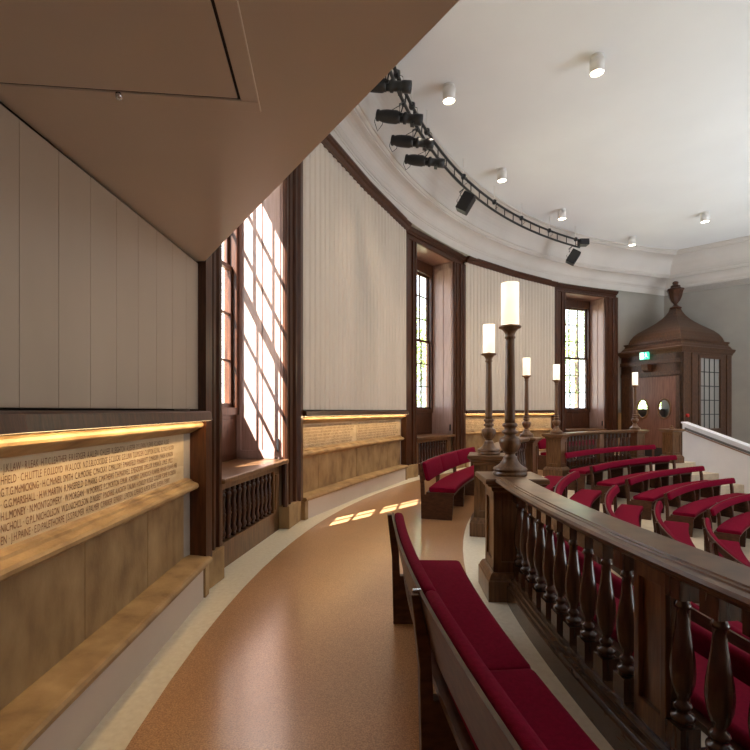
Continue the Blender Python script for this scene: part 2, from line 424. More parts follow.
# ------------------------------------------------------------------ windows
def window(idx, c, desc):
    org = pol(c, 14.78)
    T = frame(org, c)
    w = thing('window_%d' % idx, desc, 'window', org, kind='structure')
    for sg in (-1, 1):
        OUT = 1.495 if not (idx == 1 and sg < 0) else 1.36
        pr = [(.99, .3), (.99, .01), (.93, .01), (.93, -.02), (.95, -.045), (1.0, -.045), (1.015, -.02), (1.07, -.02), (1.08, -.045), (1.115, -.045), (1.125, -.01), (OUT-.205, -.01), (OUT-.19, -.05), (OUT-.145, -.06), (OUT-.115, -.10), (OUT, -.10), (OUT, .3)]
        MB().loft([[T(Vector((sg*s, n, z))) for s, n in pr] for z in (.30, 5.70)]).build('pilaster', 'oak_dark', w)
        MB().box((min(sg*.95, sg*(OUT+.005)), -.075, 0), (max(sg*.95, sg*(OUT+.005)), .25, .31), T).build('stone_block', 'stone', w, bevel=.01)
        mb = MB()
        a, b = sorted((sg*.93, sg*.99))
        mb.box((a, .012, .93), (b, .72, 5.72), T)
        q0, q1 = sorted((sg*.915, sg*.932))
        for lo, hi in (((q0, .04, .95), (q1, .14, 5.66)), ((q0, .30, .95), (q1, .36, 5.66)), ((q0, .60, .95), (q1, .70, 5.66)), ((q0, .04, .95), (q1, .70, 1.06)), ((q0, .04, 5.5), (q1, .70, 5.66))):
            mb.box(lo, hi, T)
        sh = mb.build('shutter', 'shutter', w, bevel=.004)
        MB().box((sg*.885 if sg < 0 else .885, .055, 1.05), (sg*.915+(.03 if sg < 0 else 0) if sg < 0 else .915, .085, 1.22), T).build('latch', 'black', sh)
    # lintel with the same mouldings
    pr = [(.3, 5.66), (-.02, 5.66), (-.045, 5.675), (-.045, 5.70), (-.01, 5.715), (-.01, 5.79), (-.05, 5.80), (-.06, 5.83), (-.10, 5.85), (-.12, 5.90), (-.12, TOPZ), (.3, TOPZ)]
    mb = MB(); extr(mb, T, pr, -1.50 if idx > 1 else -1.40, 1.50); mb.build('lintel', 'oak_dark', w)
    MB().box((-.93, .0, 5.655), (.93, .74, 5.70), T).build('head_soffit', 'oak_red', w)
    MB().box((-.95, -.075, .895), (.95, .74, .945), T).build('sill', 'oak', w, bevel=.012)
    mb = MB(); mb.box((-.93, .66, .94), (.93, .74, 1.56), T); mb.box((-.80, .645, 1.02), (-.06, .665, 1.48), T); mb.box((.06, .645, 1.02), (.80, .665, 1.48), T)
    mb.build('apron', 'oak_dark', w, bevel=.006)
    # sashes
    mb = MB()
    for lo, hi in (((-.93, .62, 1.54), (-.83, .80, 5.66)), ((.83, .62, 1.54), (.93, .80, 5.66)), ((-.93, .62, 1.54), (.93, .82, 1.64)), ((-.93, .62, 5.36), (.93, .80, 5.66))): mb.box(lo, hi, T)
    mb.build('window_frame', 'oak_dark', w, bevel=.006)
    zs = (1.64, 3.50, 5.36)
    for k in (0, 1):
        z0, z1 = zs[k], zs[k+1]; n0 = .68 if k == 0 else .73
        mb = MB(); f = .055
        mb.box((-.83, n0, z0), (.83, n0+.045, z0+f), T); mb.box((-.83, n0, z1-f+.03*(k == 0)), (.83, n0+.045, z1+.03*(k == 0)), T)
        mb.box((-.83, n0, z0), (-.83+f, n0+.045, z1), T); mb.box((.83-f, n0, z0), (.83, n0+.045, z1), T)
        for q in range(1, 4):
            x = -.83+1.66*q/4; mb.box((x-.014, n0+.005, z0), (x+.014, n0+.04, z1), T)
        for q in range(1, 3):
            z = z0+(z1-z0)*q/3; mb.box((-.83, n0+.005, z-.014), (.83, n0+.04, z+.014), T)
        sa = mb.build('sash', 'oak_dark', w)
        MB().box((-.8, n0+.02, z0+.02), (.8, n0+.024, z1-.02), T).build('pane', 'glass', sa)
    mb = MB()
    for sg in (-1, 1):
        a, b = sorted((sg*.985, sg*1.62)); mb.box((a, .05, 0), (b, .9, 6.5), T)
    mb.box((-1.6, .02, 5.71), (1.6, .9, 6.5), T); mb.box((-1.6, .3, -.1), (1.6, .9, .89), T)
    mb.box((-1.0, .74, .85), (1.0, .9, 1.56), T)
    mb.build('masonry', 'masonry', w)
    return T

SPP = [(.016, 0), (.016, .03), (.010, .04), (.020, .05), (.022, .075), (.017, .10), (.012, .13), (.018, .19), (.021, .215), (.018, .24), (.024, .262), (.018, .285), (.021, .31), (.018, .335), (.012, .40), (.017, .43), (.022, .455), (.02, .48), (.01, .49), (.016, .50), (.016, .53)]
WT = []
for i, c in enumerate(WIN):
    T = window(i+1, c, ['tall sash window nearest the viewer with sunlight slanting across its shutter', 'tall sash window at the end of the carved dado beyond the first', 'tall sash window beside the domed timber porch'][i])
    WT.append(T)
    org = T(Vector((0, .05, 0)))
    rc = thing('radiator_cover', ['oak radiator cover with turned spindles under the sunlit window', 'oak radiator cover with a dark grille behind the red bench', 'oak radiator cover under the window nearest the porch'][i], 'radiator cover', org)
    mb = MB()
    for lo, hi in (((-.92, .06, 0), (.92, .12, .26)), ((-.92, .06, .80), (.92, .12, .892)), ((-.92, .06, 0), (-.72, .12, .892)), ((.72, .06, 0), (.92, .12, .892)), ((-.88, .045, .30), (-.76, .065, .76)), ((.76, .045, .30), (.88, .065, .76))): mb.box(lo, hi, T)
    mb.build('frame', 'oak', rc, bevel=.005)
    MB().box((-.73, .19, .2), (.73, .22, .85), T).build('back_panel', 'black_soft', rc)
    me = None
    for k in range(11):
        p = T(Vector((-.65+1.30*k/10, .10, .265)))
        if me is None:
            o = MB().lathe([(r*1.75, z) for r, z in SPP], n=10).build('spindle', 'oak_dark', rc, origin=Vector((0, 0, 0))); me = o.data
        else:
            o = bpy.data.objects.new('spindle', me); COL.objects.link(o); o.parent = rc
        o.location = p-org

# ------------------------------------------------------------------ cornice, ceiling
def base_r(th):
    return 14.585
    best = 99
    for c in WIN:
        if abs(th-c) <= 5.8: return (14.78-.12)/cos(radians(th-c))
    for c, half, rm in BAYS.values():
        if c-half-.2 <= th <= c+half+.2:
            f = abs(th-c)/half; p0 = pol(c, rm-.12); p1 = pol(c+half*(1 if th > c else -1), 14.74-.12)
            # ray-line intersection in polar form
            t = radians(th); d = Vector((-cos(t), sin(t), 0)); e = p1-p0; q = p0-Vector((CX, CY, 0))
            return (q.x*e.y-q.y*e.x)/(d.x*e.y-d.y*e.x)
    return 14.62
CPROF = [(0.0, TOPZ-.02), (0.0, 6.11), (.02, 6.12), (.02, 6.145), (.045, 6.16), (.065, 6.19), (.065, 6.205)]
for q in range(0, 7):
    a = pi/2*q/6
    CPROF.append((.075+.24*(1-cos(a)), 6.21+.22*sin(a)))
CPROF += [(.345, 6.435), (.345, 6.465), (.375, 6.475), (.395, 6.505), (.395, 6.525), (.42, 6.53)]
for q in range(0, 11):
    a = pi/2*q/10
    CPROF.append((.425+.43*(1-cos(a)), 6.535+.55*sin(a)))
CPROF += [(.875, 7.09), (.875, 7.115), (.91, 7.125), (.935, 7.15), (.935, 7.165), (1.0, 7.17), (1.0, 7.21)]
RC = 13.66
Cc = Vector((10.56, 16.73, 0))     # where the ceiling's two edges meet
# mitre for the right wall's straight run
rings = []
ths = frange(-172, 72.5, 489)
rows = []
for th in ths: rows.append((pol(th, base_r(th)) if th > -15 else pol(th, 14.9), pol(th, RC)))
thc = math.degrees(atan2(Cc.y-CY, -(Cc.x-CX))); r_c = hypot(Cc.x-CX, Cc.y-CY)
b0 = rows[-1][0]
for q in range(1, 9):
    f = q/8
    rows.append((b0.lerp(K0-en*.02, f), pol(72.5+(thc-72.5)*f, RC+(r_c-RC)*f)))
corn = thing('trim_4', 'deep white coved cornice sweeping round the top of the curved wall', 'cornice', (0, 8, 5.9), kind='structure')
mb = MB()
mb.loft([[a.lerp(b, f)+Vector((0, 0, z)) for f, z in CPROF] for a, b in rows], closed=False, smooth=False)
mb.build('curved_run', 'cornice', corn)
mb = MB(); L2 = 24
a0, b0 = K0, Cc; a1 = K0+KD*L2; b1 = Cc+KD*L2
mb.loft([[a.lerp(b, f)+Vector((0, 0, z)) for f, z in CPROF] for a, b in ((a0, b0), (a1, b1))], closed=False)
mb.build('straight_run', 'cornice', corn)
ce = MB()
ring = [pol(t, 15.6, 7.2) for t in frange(-180, 180, 120)[:-1]]
ce.add(ring+[p+Vector((0, 0, .2)) for p in ring], [tuple(range(120)), tuple(range(239, 119, -1))]+[(i, (i+1) % 120, 120+(i+1) % 120, 120+i) for i in range(120)])
o = ce.build('ceiling', 'white'); tag(o, 'high flat white ceiling of the semicircular hall', 'ceiling', kind='structure')

# gallery over the near walkway: flat painted soffit with a raking straight edge
ga = thing('ceiling_gallery', 'low painted taupe soffit of a gallery overhanging the walkway nearest the viewer', 'gallery soffit', (-.6, 1.5, 2.9), kind='structure')
gz = 2.9
E0 = Vector((-1.70, 4.51, 0)); E1 = Vector((.269, 1.52, 0)); gd = (E1-E0).normalized(); E2 = E0+gd*9
poly = [E0 + gd*.0, E2, pol(-50, 8), pol(-62, 14.95)] + [pol(t, 14.86) for t in (-40, -25, -15)] + [Vector((-1.575, 1.75, 0)), Vector((-1.575, 4.22, 0)), Vector((-1.80, 4.60, 0))]
mb = MB(); n = len(poly)
mb.add([p+Vector((0, 0, gz)) for p in poly]+[p+Vector((0, 0, gz+1.1)) for p in poly], [tuple(range(n)), tuple(range(2*n-1, n-1, -1))]+[(i, (i+1) % n, n+(i+1) % n, n+i) for i in range(n)])
mb.build('soffit', 'warm_paint', ga)
hx = Vector((.9945, .105, 0)); hy = Vector((-.105, .9945, 0)); H0 = Vector((-.5685, 1.985, 0))
TH = lambda q: H0 + hx*q[0] + hy*q[1] + Vector((0, 0, q[2]))
mb = MB()
mb.box((-2.2, .012, gz-.012), (.085, .085, gz+.01), TH); mb.box((.012, -1.6, gz-.012), (.085, .012, gz+.01), TH)
mb.build('hatch_frame', 'warm_paint', ga, bevel=.003)
mb = MB(); mb.box((-2.2, -1.6, gz-.010), (0, 0, gz+.01), TH); mb.build('hatch_panel', 'warm_paint', ga, bevel=.002)
mb = MB(); mb.box((-2.2, -.002, gz-.004), (.014, .014, gz+.008), TH); mb.box((-.002, -1.6, gz-.004), (.014, -.002, gz+.008), TH); mb.build('shadow_gap', 'black_soft', ga)  # black strip standing in for the shade inside the hatch joint
MB().lathe([(.004, -.02), (.012, -.02), (.014, -.008), (.014, 0)], c=TH(Vector((-.475, .02, gz-.010))), n=14).build('hatch_catch', 'chrome', ga)
MB().tube([E0+gd*.02+Vector((0, 0, gz-.004)), E0+gd*.35+Vector((0, 0, gz-.004))], .012).build('edge_bead', 'black_soft', ga)

# ------------------------------------------------------------------ timber porch in the corner
PK = Vector((9.9, 15.5, 0)); pa = Vector((-.42, .907, 0)).normalized(); pb = Vector((.907, .42, 0)).normalized(); LA, LBb = 2.2, 2.75
TP = lambda q: PK + pa*q[0] + pb*q[1] + Vector((0, 0, q[2]))
po = thing('porch', 'dark timber porch with an ogee dome and urn finial in the corner', 'porch', PK)
mb = MB()
t = .07
# door face (b = 0 side): frame round the doors
for lo, hi in (((0, 0, 0), (.2, t, 3.6)), ((1.76, 0, 0), (LA, t, 3.6)), ((0, 0, 2.74), (LA, t, 3.6)),
               ((0, -.03, 2.78), (LA, .01, 2.90)), ((0.06, -.02, 0), (.14, .01, 2.74)), ((1.84, -.02, 0), (2.12, .01, 2.74)), ((-.02, -.04, 3.18), (LA+.02, .01, 3.30))):
    mb.box(lo, hi, TP)
mb.build('door_surround', 'oak_dome', po, bevel=.006)
mb = MB()
for lo, hi in (((0, 0, 0), (t, .95, 3.6)), ((0, 2.05, 0), (t, LBb, 3.6)), ((0, .9, 0), (t, 2.1, 1.0)), ((0, .9, 3.36), (t, 2.1, 3.6)), ((-.03, .05, 0), (.01, .2, 3.5)), ((-.03, .5, 0), (.01, .82, 3.5)), ((-.03, .86, .95), (.01, .96, 3.42)), ((-.03, 2.04, .95), (.01, 2.14, 3.42)), ((-.03, .86, 3.34), (.01, 2.14, 3.44)), ((-.03, .86, .9), (.01, 2.14, 1.0)), ((-.03, 2.4, 0), (.01, 2.6, 3.5))):
    mb.box(lo, hi, TP)
mb.build('side_panelling', 'oak_dome', po, bevel=.006)
mb = MB(); mb.box((.03, .95, 1.0), (.04, 2.05, 3.36), TP); mb.build('side_window', 'frosted', po)
mb = MB()
for q in range(1, 4): mb.box((.015, .95+1.1*q/4-.014, 1.0), (.05, .95+1.1*q/4+.014, 3.36), TP)
for q in range(1, 5): mb.box((.015, .95, 1.0+2.36*q/5-.014), (.05, 2.05, 1.0+2.36*q/5+.014), TP)
lat = mb.build('lattice', 'black', bpy.data.objects['side_window'])
# entablature, dome
PC = TP(Vector((1.1, 1.375, 0)))
def sq(fa, fb, z): return [PC + pa*(sx*fa) + pb*(sy*fb) + Vector((0, 0, z)) for sx, sy in ((-1, -1), (1, -1), (1, 1), (-1, 1))]
hA, hB = 1.1, 1.375
mb = MB(); mb.loft([sq(hA*f+.02, hB*f+.02, z) for f, z in ((1.0, 3.5), (1.02, 3.56), (1.05, 3.60), (1.08, 3.66), (1.08, 3.69), (.99, 3.72), (.95, 3.80), (.92, 3.84), (.91, 3.90), (.94, 3.93), (.94, 3.965), (.88, 3.98))]); mb.build('entablature', 'oak_dome', po)
mb = MB(); mb.loft([sq(hA*f, hB*f, z) for f, z in ((.86, 3.97), (.86, 4.02), (.83, 4.14), (.77, 4.27), (.68, 4.39), (.57, 4.50), (.45, 4.62), (.34, 4.74), (.25, 4.86), (.18, 4.98), (.13, 5.10), (.105, 5.20))], smooth=False); mb.build('dome', 'oak_dome', po)
fz = lambda l: [(r, z) for r, z in l]
mb = MB(); mb.lathe([(.13, 5.18), (.19, 5.21), (.20, 5.25), (.15, 5.28), (.09, 5.32), (.06, 5.36), (.07, 5.40), (.14, 5.48), (.20, 5.62), (.235, 5.78), (.25, 5.85), (.28, 5.88), (.27, 5.92), (.18, 5.95), (.15, 6.0), (.16, 6.03), (.08, 6.07), (.10, 6.12), (.09, 6.17), (.03, 6.2)], c=Vector((PC.x, PC.y, 0)), n=8, smooth=False); mb.build('finial', 'oak_dark', po)
def oval_door(a0, a1, nm):
    ca = (a0+a1)/2; cz = 1.66; ra, rz = .20, .31
    n = 28
    mb = MB()
    inner = [(ca+ra*cos(2*pi*i/n), cz+rz*sin(2*pi*i/n)) for i in range(n)]
    outer = []
    for i in range(n):
        dx, dz = cos(2*pi*i/n), sin(2*pi*i/n)
        k = min((a1-a0)/2/max(abs(dx), 1e-6), (2.75-cz)/max(dz, 1e-6) if dz > 0 else 1e9, (cz-.02)/max(-dz, 1e-6) if dz < 0 else 1e9)
        outer.append((ca+dx*k, cz+dz*k))
    # add true corners
    fr = lambda L_, b: [TP(Vector((x, b, z))) for x, z in L_]
    mb.loft([fr(inner, .02), fr(outer, .02)], True, False); mb.loft([fr(inner, .06), fr(outer, .06)], True, False); mb.loft([fr(inner, .02), fr(inner, .06)], True, False)
    for x, z in ((a0, .02), (a1, .02), (a0, 2.75), (a1, 2.75)):
        # fill triangles at the corners
        cand = sorted(range(n), key=lambda i: hypot(outer[i][0]-x, outer[i][1]-z))
        on_x = min((i for i in range(n) if abs(outer[i][0]-x) < 1e-4), key=lambda i: abs(outer[i][1]-z))
        on_z = min((i for i in range(n) if abs(outer[i][1]-z) < 1e-4), key=lambda i: abs(outer[i][0]-x), default=on_x)
        for b in (.02, .06):
            mb.add([TP(Vector((x, b, z))), TP(Vector((outer[on_x][0], b, outer[on_x][1]))), TP(Vector((outer[on_z][0], b, outer[on_z][1])))], [(0, 1, 2)])
    d = mb.build('door', 'oak_red', po)
    rg = MB(); rg.loft([[TP(Vector((ca+(ra+o)*cos(2*pi*i/n), b, cz+(rz+o)*sin(2*pi*i/n)))) for i in range(n)] for o, b in ((-.01, .03), (-.01, -.005), (.02, -.012), (.05, 0), (.05, .03))], True, False, True); rg.build('porthole_rim', 'oak', d)
    gl = MB(); gl.add([TP(Vector((x, .04, z))) for x, z in inner], [tuple(range(n))]); gl.build('porthole', 'glass', d)
    MB().box((a0+.04, .012, .02), (a1-.04, .02, .34), TP).build('kick_plate', 'black_soft', d)
    return d
oval_door(.205, .975, 'door'); oval_door(.985, 1.755, 'door')

ex = thing('exit_sign', 'small lit green and white exit sign on the porch above its doors', 'exit sign', TP(Vector((1.22, -.09, 3.36))))
MB().box((1.06, -.10, 3.36), (1.40, -.06, 3.62), TP).build('sign_box', 'exit_green', ex)
mb = MB()
mb.box((1.245, -.106, 3.38), (1.385, -.099, 3.60), TP)     # white doorway panel half
mb.build('sign_door', 'exit_white', ex)
mb = MB()
n = 12
mb.add([TP(Vector((1.16+.018*cos(2*pi*i/n), -.105, 3.575+.018*sin(2*pi*i/n)))) for i in range(n)], [tuple(range(n))])
for (x0, z0), (x1, z1), wd in (((1.165, 3.55), (1.15, 3.48), .026), ((1.155, 3.49), (1.20, 3.44), .018), ((1.20, 3.44), (1.19, 3.39), .016), ((1.15, 3.48), (1.12, 3.44), .018), ((1.12, 3.44), (1.085, 3.43), .016), ((1.165, 3.54), (1.205, 3.52), .014), ((1.16, 3.54), (1.12, 3.51), .014)):
    d = Vector((x1-x0, 0, z1-z0)).normalized(); nn = Vector((-d.z, 0, d.x))*wd/2
    mb.add([TP(Vector((x0, -.105, z0))+nn), TP(Vector((x0, -.105, z0))-nn), TP(Vector((x1, -.105, z1))-nn), TP(Vector((x1, -.105, z1))+nn)], [(0, 1, 2, 3)])
mb.build('running_figure', 'exit_white', ex)
lt = thing('wall_lantern', 'small dark box lantern over the porch doors below the exit sign', 'lantern', TP(Vector((1.15, -.1, 2.93))))
MB().loft([[TP(Vector((1.0, y, z))) for y, z in ((-.04, 2.92), (-.22, 2.98), (-.26, 3.17), (-.04, 3.17))], [TP(Vector((1.24, y, z))) for y, z in ((-.04, 2.92), (-.22, 2.98), (-.26, 3.17), (-.04, 3.17))]]).build('housing', 'oak_dark', lt)
MB().box((1.24, -.2, 3.0), (1.26, -.08, 3.14), TP).build('lens_window', 'glass_grey', lt)
al = thing('alarm_call_point', 'small round red alarm point on the porch corner above the white parapet', 'alarm point', TP(Vector((-.03, .15, 1.38))))
mb = MB(); rr = [[TP(Vector((-.03-d, .22+r*cos(2*pi*i/14), 1.44+r*sin(2*pi*i/14)))) for i in range(14)] for d, r in ((0, .06), (.05, .06), (.06, .045))]; mb.loft(rr); mb.build('call_point', 'alarm', al)

# ------------------------------------------------------------------ white parapet beside the far gangway
p0 = Vector((9.80, 15.3, 0)); pd = (Vector((CX, CY, 0))-p0).normalized(); pn = Vector((-pd.y, pd.x, 0))
if pn.x < 0: pn = -pn
TW = lambda q: p0 + pd*q[0] + pn*q[1] + Vector((0, 0, q[2]))
SL = .305
pp = thing('parapet', 'sloping white parapet with a grey handrail beside the far gangway steps', 'parapet', p0)
MB().loft([[TW(Vector((s, n, z))) for n, z in ((0, -2.3), (.22, -2.3), (.22, 1.19-SL*s), (0, 1.19-SL*s))] for s in (0, 6)]).build('parapet_wall', 'parapet', pp)
MB().loft([[TW(Vector((s, n, z-SL*s))) for n, z in ((-.03, 1.19), (.25, 1.19), (.25, 1.235), (-.03, 1.235))] for s in (-.03, 6)]).build('coping', 'parapet', pp)
MB().loft([[TW(Vector((s, n, z-SL*s))) for n, z in ((-.05, 1.04), (.0, 1.04), (.0, 1.10), (-.05, 1.10))] for s in (.12, 6)]).build('handrail', 'rail_grey', pp)
MB().loft([[TW(Vector((s, n, z-SL*s))) for n, z in ((-.02, .98), (.0, .98), (.0, 1.02), (-.02, 1.02))] for s in (.0, 6)]).build('lower_bead', 'shutter', pp)

# ------------------------------------------------------------------ balustrades
BAL = [(.043, 0), (.043, .002), (.043, .11), (.038, .115), (.030, .118), (.044, .125), (.047, .138), (.044, .150), (.030, .156), (.024, .165), (.034, .175), (.037, .185), (.033, .195), (.022, .205), (.022, .215), (.034, .24), (.045, .28), (.050, .33), (.047, .38), (.038, .44), (.029, .50), (.024, .55), (.022, .58), (.030, .588), (.032, .60), (.026, .612), (.022, .62), (.022, .63)]
bm_bal = MB()
bm_bal.box((-.045, -.045, 0), (.045, .045, .11)); bm_bal.lathe(BAL[3:], n=14); bm_bal.box((-.045, -.045, .63), (.045, .045, .755))
BAL_MESH = None
def balustrade(th0, th1, label, grp='curved balustrades round the seating'):
    """from th0 (newel end) to th1"""
    global BAL_MESH
    mid = (th0+th1)/2
    root = thing('balustrade', label, 'balustrade', pol(mid, 12.08, 0), grp)
    st = frange(th0, th1, max(6, int(abs(th1-th0))))
    MB().arc([(12.17, 0), (12.17, .125), (12.165, .135), (12.15, .14), (12.155, .152), (12.15, .165), (12.13, .168), (12.135, .18), (12.13, .192), (12.11, .195), (12.11, .203), (11.98, .203), (11.98, 0)], st).build('plinth', 'oak_plinth', root)
    MB().arc([(12.16, .955), (12.205, .962), (12.23, .985), (12.235, 1.0), (12.262, 1.004), (12.272, 1.015), (12.262, 1.028), (12.24, 1.031), (12.225, 1.031), (12.222, 1.037), (12.205, 1.037), (12.202, 1.043), (12.185, 1.043), (12.03, 1.043), (12.0, 1.03), (11.995, 1.0), (12.03, .962), (12.04, .955)], st).build('handrail', 'oak_rail', root)
    n = int(abs(th1-th0)/.875)
    cpos = th0 + (-1 if th1 < th0 else 1)*(.15 + .875*10.22)
    sg = -1 if th1 < th0 else 1
    for k in range(n):
        th = th0 + sg*(.15 + .875*k)
        if abs(th-cpos) < .5 or (th1-th)*sg < .3: continue
        o = bpy.data.objects.new('baluster', BAL_MESH) if BAL_MESH else None
        if o is None:
            o = bm_bal.build('baluster', 'oak_turned', root, origin=Vector((0, 0, 0))); BAL_MESH = o.data
        else:
            COL.objects.link(o); o.parent = root
        o.location = pol(th, 12.06, .201) - ORG[root.name]; o.rotation_euler = (0, 0, radians(-th))
    if True:
        T = frame(pol(cpos, 12.06), cpos); mb = MB()
        mb.box((-.105, -.07, .2), (.105, .02, .957), T)
        for lo, hi in (((-.105, .02, .2), (-.07, .045, .957)), ((.07, .02, .2), (.105, .045, .957)), ((-.105, .02, .2), (.105, .045, .30)), ((-.105, .02, .85), (.105, .045, .957))): mb.box(lo, hi, T)
        mb.build('panelled_pier', 'oak', root, bevel=.004)
    return root
balustrade(3.25, -14.5, 'long curved oak balustrade with turned balusters in front of the nearest red bench')
balustrade(15.0, 33.2, 'curved oak balustrade hidden behind the lamp standards beside the second red bench')
balustrade(44.6, 61.6, 'small looking curved balustrade with fine balusters before the last window')

# ------------------------------------------------------------------ newel posts and lamps
def newel_proto():
    r = thing('newel_post', '', 'newel post', (0, 0, 0), 'square newel posts of the balustrades')
    mb = MB()
    def sqr(h, z): return [Vector((sx*h, sy*h, z)) for sx, sy in ((-1, -1), (1, -1), (1, 1), (-1, 1))]
    MB().loft([sqr(h, z) for h, z in ((.235, 0), (.235, .17), (.225, .18), (.225, .19), (.205, .225), (.19, .235))]).build('base', 'oak', r)
    mb.loft([sqr(.165, .2), sqr(.165, .93)])
    for q in range(4):
        R = Matrix.Rotation(q*pi/2, 3, 'Z'); T = lambda p: R @ Vector(p)
        for lo, hi in (((-.18, .165, .23), (-.115, .182, .93)), ((.115, .165, .23), (.18, .182, .93)), ((-.18, .165, .23), (.18, .182, .32)), ((-.18, .165, .84), (.18, .182, .93))): mb.box(lo, hi, T)
    mb.build('shaft', 'oak', r, bevel=.003)
    MB().loft([sqr(h, z) for h, z in ((.182, .90), (.185, .915), (.20, .925), (.205, .95), (.235, .965), (.25, .985), (.262, .99), (.262, 1.02), (.255, 1.03))]).build('cap', 'oak_rail', r)
    return r
def lamp_proto():
    r = thing('lamp_standard', '', 'lamp', (0, 0, 1.03), 'turned oak lamp standards on the newels')
    z0 = 1.03
    P = lambda L_: [(a, b+z0) for a, b in L_]
    MB().lathe(P([(.10, 0), (.140, .002), (.148, .012), (.145, .03), (.13, .035), (.142, .045), (.148, .055), (.140, .068), (.12, .078), (.09, .10), (.068, .13), (.058, .155), (.062, .165), (.046, .172), (.042, .19), (.05, .20), (.062, .205)]), n=28).build('base', 'oak', r)
    MB().lathe(P([(.05, .20), (.066, .215), (.084, .25), (.093, .285), (.094, .305), (.086, .325), (.065, .335), (.05, .345), (.045, .36), (.066, .37), (.070, .382), (.064, .394), (.048, .40), (.05, .42), (.064, .43), (.067, .445), (.06, .458), (.045, .462)]), n=28).build('turned_urn', 'oak', r)
    MB().lathe(P([(.045, .46), (.046, .50), (.043, .80), (.038, 1.18), (.037, 1.20), (.045, 1.205), (.047, 1.215), (.042, 1.225), (.04, 1.235), (.05, 1.26), (.07, 1.285), (.094, 1.295), (.098, 1.305), (.092, 1.315), (.03, 1.317)]), n=24).build('column', 'oak', r)
    sh = MB(); n = 32
    prof = [(.074, 1.32), (.077, 1.32), (.077, 1.69), (.074, 1.69)]
    sh.loft([[Vector((a*cos(2*pi*i/n), a*sin(2*pi*i/n), b+z0)) for i in range(n)] for a, b in prof+[prof[0]]], True, False, True)
    sh.build('lamp_shade', 'shade', r)
    MB().lathe(P([(.015, 1.315), (.022, 1.32), (.022, 1.36), (.012, 1.37)]), n=12).build('bulb_holder', 'chrome', r)
    MB().lathe(P([(.014, 1.365), (.03, 1.40), (.034, 1.44), (.025, 1.48), (.005, 1.50)]), n=14).build('bulb', 'bulb', r)
    return r
NW = [(Vector((1.19, 4.23, 0)), -2, 'square oak newel at the open end of the nearest balustrade', 'tallest looking turned oak lamp with a glowing shade, on the nearest newel'),
      (pol(13.94, 12.12), -14, 'square oak newel beyond the gangway, close to the second red bench', 'turned oak lamp with a glowing shade just behind the tallest one'),
      (pol(34.4, 12.15), -34, 'dark newel at the far end of the second balustrade', 'slim turned lamp in front of the fluted boarding, third along the newels'),
      (pol(43.4, 12.15), -43, 'panelled newel at the start of the farthest balustrade', 'turned lamp beside the last window, fourth along the newels'),
      (pol(62.6, 12.15), -62, 'newel ending the farthest balustrade before the porch doors', 'smallest looking glowing lamp in front of the porch doors'),
      (pol(70.2, 12.15), -70, 'short newel without a lamp at the top of the white parapet', None)]
np_, lp_ = newel_proto(), lamp_proto()
for i, (p, rot, l1, l2) in enumerate(NW):
    o = np_ if i == 0 else copy_tree(np_)
    o.location = p; o.rotation_euler = (0, 0, radians(rot)); o['label'] = l1
    if l2:
        q = lp_ if i == 0 else copy_tree(lp_)
        q.location = p+Vector((0, 0, 1.03)); q['label'] = l2
        ld = bpy.data.lights.new('lamp_glow', 'POINT'); ld.energy = 7; ld.color = (1, .76, .48); ld.shadow_soft_size = .06
        lo = bpy.data.objects.new('lamp_glow', ld); COL.objects.link(lo); lo.parent = q; lo.location = (0, 0, 1.80-.0)
fn = MB().lathe([(.02, 1.03), (.08, 1.032), (.085, 1.05), (.05, 1.07), (.03, 1.08), (.045, 1.11), (.03, 1.14), (.005, 1.15)], n=16).build('finial', 'oak', None)
fn.parent = o; fn.location = (0, 0, 0)

